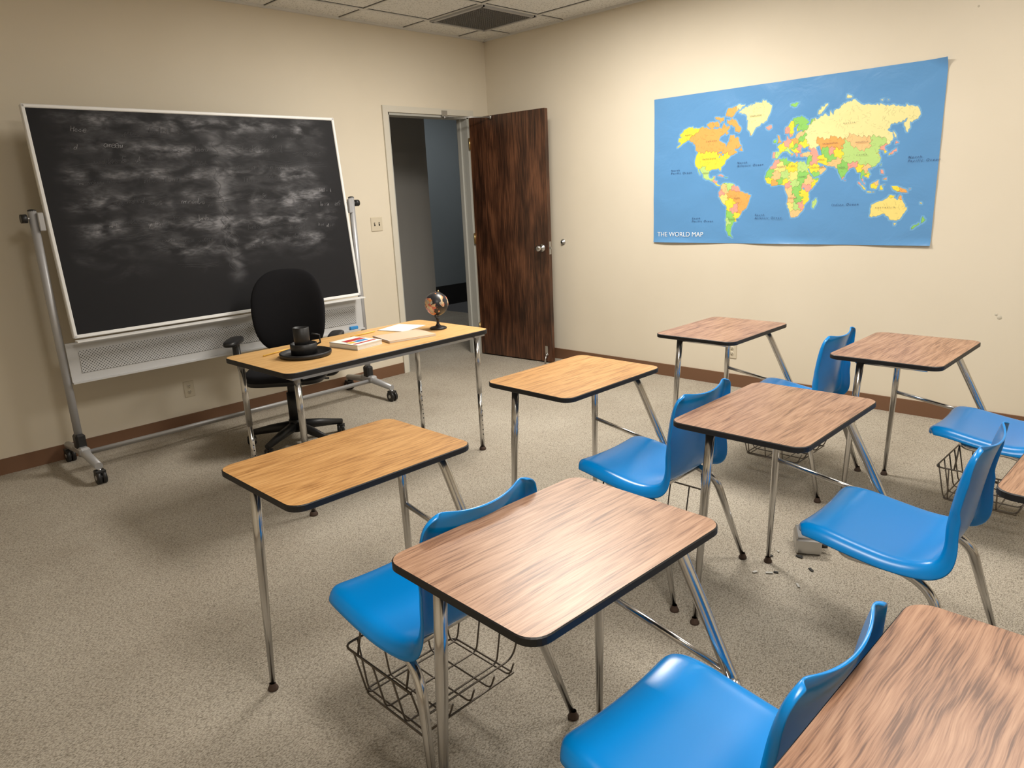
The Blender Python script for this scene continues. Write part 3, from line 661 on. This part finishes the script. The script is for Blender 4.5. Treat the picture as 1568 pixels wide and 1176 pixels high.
# ------------------------------------------------------------ world map
LAND=[
[(-168,66),(-162,70),(-156,71.5),(-141,70),(-128,70),(-115,68.5),(-108,68),(-95,68),(-94,72),(-88,68.5),(-82,69),(-82,67),(-87,64.5),(-94,61),(-94,58.5),(-88,56.5),(-82,55),(-80,51.5),(-79,54.5),(-77,57),(-78,62),(-72,62),(-69.5,59),(-65,60),(-61,56),(-56,52.5),(-60,50),(-66,50),(-65,48),(-61,46),(-66,44),(-70,43),(-71,41.5),(-74,40),(-76,37),(-76,35),(-81,31.5),(-80,26),(-82,28),(-84,30),(-90,29.5),(-94,29.5),(-97.5,27),(-97.5,22),(-95,18.5),(-91,18.5),(-90,21),(-87,21),(-88.5,16),(-83.5,15),(-83.5,11),(-80,9),(-77.5,8.5),(-80,7.5),(-83,8.5),(-86,11),(-88,13),(-94,16),(-100,17),(-105,20),(-106,23),(-110,27.5),(-113,31),(-114.5,31),(-112,27),(-110,23),(-112,25),(-115,29),(-117,32.5),(-121,35),(-124,40),(-124.5,47),(-123,49),(-128,51),(-132,56),(-138,59),(-146,61),(-152,59.5),(-158,56.5),(-163,55),(-158,58.5),(-165,61),(-166,63.5),(-161,64.5)],
[(-125,72),(-118,69.5),(-105,69),(-100,70),(-105,73),(-118,73.5)],[(-100,72),(-95,73.5),(-97,76),(-108,76),(-115,76.5),(-105,74)],
[(-90,73.5),(-80,74),(-72,71.5),(-62,66.5),(-65,63),(-72,65),(-73,68),(-80,70),(-88,71)],[(-95,77),(-85,75),(-80,76.5),(-76,79),(-65,82),(-75,83.2),(-90,81.5),(-95,80)],
[(-85,65.5),(-81,64),(-84,62.5),(-87,64)],[(-59,48),(-53,47),(-56,51.5)],
[(-85,22),(-80,23),(-74,20),(-78,20)],[(-74,19.5),(-68.5,19),(-72,18)],
[(-73,78),(-60,76),(-54,70),(-52,65),(-44,60),(-40,65),(-25,70),(-20,75),(-18,80),(-30,83.5),(-50,82),(-65,80.5)],
[(-24,65.5),(-15,66.5),(-14,64.5),(-20,63.3)],
[(-77.5,8.5),(-72,12),(-62,10.5),(-52,5),(-50,0),(-44,-2.5),(-35,-6),(-37,-12),(-39,-18),(-42,-23),(-48,-26),(-50,-30),(-54,-34),(-58,-35),(-57,-38),(-62,-39),(-65,-43),(-67,-47),(-69,-51),(-66,-55),(-72,-53),(-75,-48),(-73.5,-40),(-72,-32),(-70,-20),(-76,-14),(-81,-6),(-80,0),(-77.5,4)],
[(-6,35.5),(10,37),(11,33.5),(20,31),(23,32.5),(33,31),(35,28),(38,20),(43,12),(51,11.5),(47,4),(41,-2),(39,-7),(40.5,-14),(35,-20),(35,-24),(32,-28),(27,-33.5),(19,-34.5),(17,-29),(12,-18),(13.5,-10),(9,-1),(9,4),(4,6.3),(-8,4.5),(-15,10),(-17.3,15),(-16,22),(-10,29)],
[(49,-12),(50,-16),(47,-25),(44,-22),(44.5,-16)],
[(-9,43.5),(-1.5,43.5),(-1,46),(-4.5,48.3),(2,50.5),(4.5,53),(8.5,54),(8.5,57.5),(11,54.5),(14,54),(20,54.8),(21.5,57.5),(24,59),(30,60),(22,60),(22,63),(25,65.5),(21,65),(17,61),(18.5,60),(16,56.5),(13,55.5),(11,59),(5.5,59),(5,62),(12,66.5),(18,70),(28,71),(41,67),(35,64.5),(38,64),(44,68),(54,68.5),(60,70),(68,69),(70,73),(73,69),(75,72),(88,75),(104,77.5),(113,74),(127,73),(140,72.5),(160,70),(170,70),(180,69),(180,65),(177,62.5),(170,60),(163,58),(162,55),(157,51),(156,57),(163,62),(155,59.5),(143,59),(136,54.5),(141,52.5),(140,48),(135,43.5),(130,42),(127.5,39.5),(129.5,36),(126.5,34.5),(126,38),(121.5,39),(118,38.5),(122,37),(119.5,35),(122,30.5),(120,26.5),(116,23),(109.5,21),(106,19.5),(109,13),(106,9),(101,13),(99.5,10),(103.5,1.5),(100.5,5),(98,9),(98,16),(94.5,16),(91,22.5),(87,21.5),(82,16.5),(80,12),(77.5,8),(73,17),(72.5,21),(67,24.5),(60,25.5),(56,27),(49,30),(52,24.5),(56,26),(59.5,22.5),(54,17),(45,12.8),(42.5,16),(39,21),(35,28),(35,31.5),(36,36.5),(30.5,36.5),(27,37),(26.5,39.5),(29.5,41.2),(36,41.5),(41.5,41.5),(37,45),(38,47),(34,46),(33,44.7),(30,46.5),(28,43.5),(28.5,41.3),(23.5,40.5),(24,38),(22,36.7),(19.5,41.5),(14,45),(12.5,44.5),(18.5,40),(16,38.2),(10.5,43),(7.5,43.7),(3,43),(-.5,39.5),(-2.5,36.8),(-9,37.2)],
[(-5,50.2),(1.5,51.5),(-.5,54),(-2,57.5),(-5,58.5),(-3,54.5)],[(-10,52),(-6,52.3),(-6,55),(-10,54)],
[(52,71),(57,71),(68,76.5),(58,75.5)],[(11,79),(20,80),(26,79.5),(18,77)],[(95,79),(105,79),(97,81)],[(138,75),(150,75),(143,76)],
[(80,7.5),(82,7),(80,10)],[(130,32),(136,34),(140.5,36),(141.5,41),(139,38),(132,35)],[(140,42),(145,43.5),(142,45.5)],[(142,46),(144,50),(142,54)],
[(108.5,19),(111,19.5),(110,20.3)],[(120.2,23),(121.5,25.2),(121,22)],
[(95,5.5),(98,4),(106,-5.8),(101,-3)],[(105.5,-6.5),(114.5,-7.5),(110,-8)],[(109,1.5),(117,6.5),(118,1),(115,-4),(110,-2.5)],[(119.5,-5),(120,0),(125,1.3),(121,-1),(123,-5)],
[(120,18),(122,18),(124,12.5),(120,14)],[(122,7),(126,9),(126,6)],[(131,-1),(138,-1.7),(147,-6),(150,-10.5),(143,-9),(138,-8),(133,-4)],[(149,-5.5),(152,-4.5),(151,-6)],
[(113.5,-22),(122,-18),(129,-15),(131,-11.5),(136.5,-12),(136,-15),(140,-17.5),(142.5,-11),(146,-18.5),(150,-23),(153.5,-28),(150,-37.5),(145,-38.5),(140,-38),(136,-34.5),(131,-31.5),(124,-33.5),(118,-35),(115,-34)],
[(145,-41),(148,-41),(147,-43.5)],[(173,-34.5),(178,-38),(175,-41.5),(174,-39)],[(172.5,-40.5),(174,-42),(168,-46.7),(167,-45)],
[(164,-20.5),(167,-22),(166,-22.5)]]
HOLES=[[(47,45),(52,46.5),(53,42),(54,37),(50,37.3),(49,41)],[(-92,46.5),(-85,48.5),(-84,46),(-88,47)],[(-87.5,42),(-86,45.8),(-86,42)],[(-84,46),(-80,45.5),(-82,43.3)],[(31,1),(34,.5),(33,-2.5)],[(36.5,46.5),(39,47),(37,45.3)]]
Yl=(.95,.86,.30);Or=(.92,.67,.38);Cr=(.93,.89,.64);Gr=(.56,.80,.42);Pk=(.92,.64,.58);Lg=(.72,.85,.52);Pe=(.94,.77,.54);Yc=(.94,.86,.52)
SEED=[(-150,65,Yl),(-140,61,Or),(-125,56,Or),(-110,58,Or),(-95,56,Or),(-78,52,Or),(-65,55,Or),(-80,72,Or),(-105,68,Or),(-75,63,Or),(-115,52,Or),(-100,52.5,Or),(-85,50.5,Or),(-66,47,Or),
(-120,44.5,Yl),(-105,42,Yl),(-90,40,Yl),(-76,41,Yl),(-85,33,Yl),(-98,33,Yl),(-115,36,Yl),(-110,44.5,Yl),(-100,44.5,Yl),(-102,24,Lg),(-110,28,Lg),(-93,17,Lg),(-87,14.5,Pk),(-83,10,Yl),(-78,21.5,Pk),(-71,19,Gr),
(-42,73,Cr),(-60,78,Cr),(-30,68,Cr),(-19,65,Pk),(-73,4,Pe),(-66,7.5,Lg),(-58,4,Pk),(-54,-8,Or),(-45,-15,Or),(-50,-24,Or),(-60,-2,Or),(-40,-7,Or),(-64,-17,Yl),(-76,-9,Yc),(-78,-1.5,Pk),(-58,-23,Pk),(-65,-34,Gr),(-68,-45,Gr),(-72,-38,Lg),(-56,-32.5,Yl),
(-6,32,Pk),(2,28,Yc),(9,34,Gr),(17,27,Yl),(30,27,Lg),(-12,20,Gr),(-3,17,Pe),(9,17,Lg),(18,15,Yc),(30,14,Gr),(39,9,Pe),(46,5,Yl),(-13,11,Yl),(-5,8,Or),(3,10,Gr),(8,9,Yl),(12,5,Pk),(20,7,Lg),(23,-2,Gr),(14,-2,Pe),(38,0,Pk),(34,-6,Yl),(17,-12,Pe),(27,-14,Gr),(35,-17,Yl),(30,-19,Pk),(17,-22,Yc),(24,-22,Lg),(24,-30,Pe),(47,-19,Lg),
(-4,40,Lg),(-8,39.5,Pk),(2,47,Yl),(10,51,Pk),(12,43,Lg),(-2,54,Or),(-8,53,Gr),(16,62,Yl),(9,61,Pk),(26,64,Gr),(20,52,Or),(16,49,Yl),(20,47,Gr),(25,46,Pk),(31,49.5,Yl),(28,53.5,Gr),(24,56,Pe),(21,43.5,Yl),(23,39,Pk),
(45,58,Cr),(65,62,Cr),(90,62,Cr),(120,62,Cr),(150,65,Cr),(170,66,Cr),(40,53,Cr),(80,57,Cr),(105,56,Cr),(130,52,Cr),(60,56,Cr),(140,60,Cr),(45,46.5,Cr),(136,46,Cr),
(66,48,Or),(76,46,Or),(54,48,Or),(60,40,Gr),(66,40,Pk),(72,39,Yl),(36,39,Pe),(44,42,Pk),(44,33,Pk),(38,34.5,Gr),(54,32,Yl),(46,24,Yl),(55,20,Pe),(47,15.5,Gr),(66,34,Gr),(69,29,Pe),(78,23,Gr),(77,15,Gr),(90,24,Pk),(96,20,Yl),(101,15,Gr),(104,18,Pe),(108,14,Lg),(105,13,Yl),(102,4,Pk),
(104,46,Pe),(95,47,Pe),(90,38,Lg),(110,34,Lg),(100,30,Lg),(115,27,Lg),(122,43,Lg),(127,46,Lg),(85,43,Lg),(88,31,Lg),(127,40,Pk),(128,36.5,Yl),(138,36,Pk),(143,43,Pk),(121,15,Pk),(102,0,Yl),(113,-1,Yl),(115,4,Pe),(121,-2,Yl),(136,-4,Yl),(144,-6,Or),(134,-25,Yc),(122,-25,Yc),(146,-27,Yc),(147,-42,Yc),(174,-40,Gr),(170,-44,Gr),(143,50,Cr),(81,8,Pk)]
My0,My1,Mz0,Mz1=-1.828,-3.809,1.079,2.144
NX,NZ=900,480
yy=np.linspace(My0,My1,NX); zz=np.linspace(Mz0,Mz1,NZ)
latg=np.linspace(-75,90,2000); zg=1.447+.0052*latg*(1+(latg/65)**2*.22)
lat=np.interp(zz,zg,latg); wl=1-.15*np.minimum(1.6,(lat/65)**2)
YY,LT=np.meshgrid(yy,lat); LN=10-(YY+2.885)/(.00555*wl[:,None])
def inside(poly):
    x,y=LN,LT; r=np.zeros(x.shape,bool); n=len(poly)
    for i in range(n):
        x1,y1=poly[i];x2,y2=poly[(i+1)%n]
        if y1==y2: continue
        c=((y1>y)!=(y2>y)); r^= c&(x<(x2-x1)*(y-y1)/(y2-y1)+x1)
    return r
rn=np.random.RandomState(5)
def rough(poly):
    out=[]
    for i in range(len(poly)):
        a=np.array(poly[i],float);c=np.array(poly[(i+1)%len(poly)],float); l=np.linalg.norm(c-a); n=max(1,int(l/1.6))
        for j in range(n):
            q=a+(c-a)*j/n
            if 0<j: q=q+rn.normal(0,min(.5,l*.08),2)
            out.append(tuple(q))
    return out
land=np.zeros(LN.shape,bool)
for pl in LAND: land|=inside(rough(pl))
for pl in HOLES: land&=~inside(pl)
land&=(LN<181)&(LN>-172)
S=np.array([(a,c) for a,c,_ in SEED]); SCm=np.array([k for _,_,k in SEED])
idx=np.argwhere(land); cl_=np.cos(np.radians(LT[land]))
jx=LN[land]+1.0*np.sin(LT[land]*1.3)+.7*np.sin(LN[land]*2.1); jy=LT[land]+.8*np.sin(LN[land]*1.1)
best=np.full(len(idx),1e9); near=np.zeros(len(idx),int)
for i,(a,c) in enumerate(S):
    d=((jx-a)*np.maximum(cl_,.45))**2+(jy-c)**2; mkk=d<best; best[mkk]=d[mkk]; near[mkk]=i
def s2l(c): c=np.asarray(c,float); return np.where(c<.04045,c/12.92,((c+.055)/1.055)**2.4)
img=np.zeros((NZ,NX,4)); img[...,3]=1; img[...,:3]=s2l((.38,.59,.79))
sh=np.zeros_like(land)
for dx in(-3,0,3):
    for dz in(-3,0,3): sh|=np.roll(np.roll(land,dx,1),dz,0)
img[sh&~land,:3]=s2l((.46,.67,.84))
img[land,:3]=s2l(SCm[near])
keys=[tuple(k) for k in SCm]; uk=list(dict.fromkeys(keys)); colid=np.full(land.shape,-1); colid[land]=np.array([uk.index(keys[i]) for i in range(len(keys))])[near]
bd=land&((colid!=np.roll(colid,1,0))|(colid!=np.roll(colid,1,1)))
img[bd,:3]*=.55
for _ in range(600):
    i_=rn.randint(len(idx)); r0,c0=idx[i_]; a_=rn.uniform(0,6.28)
    for st in range(rn.randint(4,16)):
        a_+=rn.normal(0,.5); r0+=math.sin(a_); c0+=math.cos(a_); ri,ci=int(r0),int(c0)
        if 0<=ri<NZ and 0<=ci<NX and land[ri,ci]: img[ri,ci,:3]*=.75
verts=np.zeros((NZ,NX,3)); verts[...,1]=yy[None,:]; verts[...,2]=zz[:,None]
U=(yy-My0)/(My1-My0); Vv=(zz-Mz0)/(Mz1-Mz0); UU,VV=np.meshgrid(U,Vv)
verts[...,0]=-.0055-.0020*np.sin(UU*9+VV*3)*np.sin(VV*5+UU*2)-.0015*np.sin(UU*31+np.sin(VV*7)*1.5)-.0010*np.sin(VV*26+np.sin(UU*17)*2)
verts[...,0]-=.012*np.clip((.05-VV)/.05,0,1)**2*(.5+.5*np.sin(UU*14))+.03*np.clip((UU+VV-1.93)/.07,0,1)**2
me=bpy.data.meshes.new('world_map'); I=np.arange(NX*NZ).reshape(NZ,NX)
q=np.stack([I[:-1,:-1],I[1:,:-1],I[1:,1:],I[:-1,1:]],-1).reshape(-1,4)
me.vertices.add(NX*NZ); me.vertices.foreach_set('co',verts.reshape(-1))
me.loops.add(q.size); me.loops.foreach_set('vertex_index',q.reshape(-1).astype(np.int32))
me.polygons.add(len(q)); me.polygons.foreach_set('loop_start',np.arange(0,q.size,4,dtype=np.int32)); 
me.update(calc_edges=True); me.polygons.foreach_set('use_smooth',np.ones(len(q),bool))
ca=me.color_attributes.new('Col','FLOAT_COLOR','POINT'); ca.data.foreach_set('color',img.reshape(-1).astype(np.float32))
me.materials.append(M['map'])
mp_e=empty('world_map_poster',(0,0,0)); link('sheet',me,mp_e)
M['ink']=mat('white_ink',(.85,.9,.95),.5); M['ink2']=mat('navy_ink',(.02,.05,.16),.5); M['ink3']=mat('gray_ink',(.12,.10,.08),.5)
TM=Matrix(((0,0,-1,0),(-1,0,0,0),(0,1,0,0),(0,0,0,1)))
def text(s,y,z,size,k,sp=1,shear=0):
    c=bpy.data.curves.new('label','FONT'); c.body=s; c.size=size; c.space_character=sp; c.shear=shear; c.align_x='LEFT'; c.materials.append(M[k])
    o=link('label',c,mp_e); o.matrix_basis=Matrix.Translation((-.0112,y,z))@TM; return o
text('THE WORLD MAP',-1.865,1.125,.05,'ink')
for s,lo_,la_ in[('North\nPacific Ocean',-158,30),('North\nAtlantic Ocean',-58,34),('South\nPacific Ocean',-125,-35),('South\nAtlantic Ocean',-30,-32),('Indian Ocean',68,-22),('North\nPacific Ocean',150,28)]:
    z=float(np.interp(la_,latg,zg)); w_=1-.15*(la_/65)**2; y=-2.885-(lo_-10)*.00555*w_
    text(s,y,z,.021,'ink2',1.5,.3)
for s,lo_,la_ in[('R U S S I A',85,62),('C A N A D A',-115,58),('UNITED STATES',-112,41),('BRAZIL',-58,-10),('C H I N A',95,34),('A U S T R A L I A',119,-26),('GREENLAND',-52,74),('KAZAKHSTAN',56,47),('INDIA',74,22),('MONGOLIA',96,46),('ALGERIA',-2,27),('SUDAN',26,14),('LIBYA',14,27),('ARGENTINA',-69,-36),('MEXICO',-106,25),('IRAN',51,32),('SAUDI ARABIA',40,24),('ANGOLA',14,-12),('ALASKA',-156,65)]:
    z=float(np.interp(la_,latg,zg)); w_=1-.15*(la_/65)**2; y=-2.885-(lo_-10)*.00555*w_
    text(s,y,z,.013,'ink3',1.2)
# ------------------------------------------------------------ world & camera
w=bpy.data.worlds.new('world'); sc.world=w; w.use_nodes=True; w.node_tree.nodes['Background'].inputs[0].default_value=(.5,.5,.5,1); w.node_tree.nodes['Background'].inputs[1].default_value=.05
yaw,pit,rol,f=0.78329,0.25713,0.04712,1101.52
Fv=Vector((math.cos(pit)*math.cos(yaw),math.cos(pit)*math.sin(yaw),-math.sin(pit)))
R0=Vector((math.sin(yaw),-math.cos(yaw),0)); D0=Fv.cross(R0)
R=math.cos(rol)*R0+math.sin(rol)*D0; D=-math.sin(rol)*R0+math.cos(rol)*D0
cd=bpy.data.cameras.new('camera'); co=bpy.data.objects.new('camera',cd); sc.collection.objects.link(co)
cd.sensor_width=36; cd.sensor_fit='HORIZONTAL'; cd.lens=f/1568*36; cd.clip_start=.02
mt=Matrix.Identity(4)
for i in range(3): mt[i][0]=R[i]; mt[i][1]=-D[i]; mt[i][2]=-Fv[i]
mt.translation=Vector((-4.9666,-5.0988,1.4967)); co.matrix_world=mt
sc.camera=co
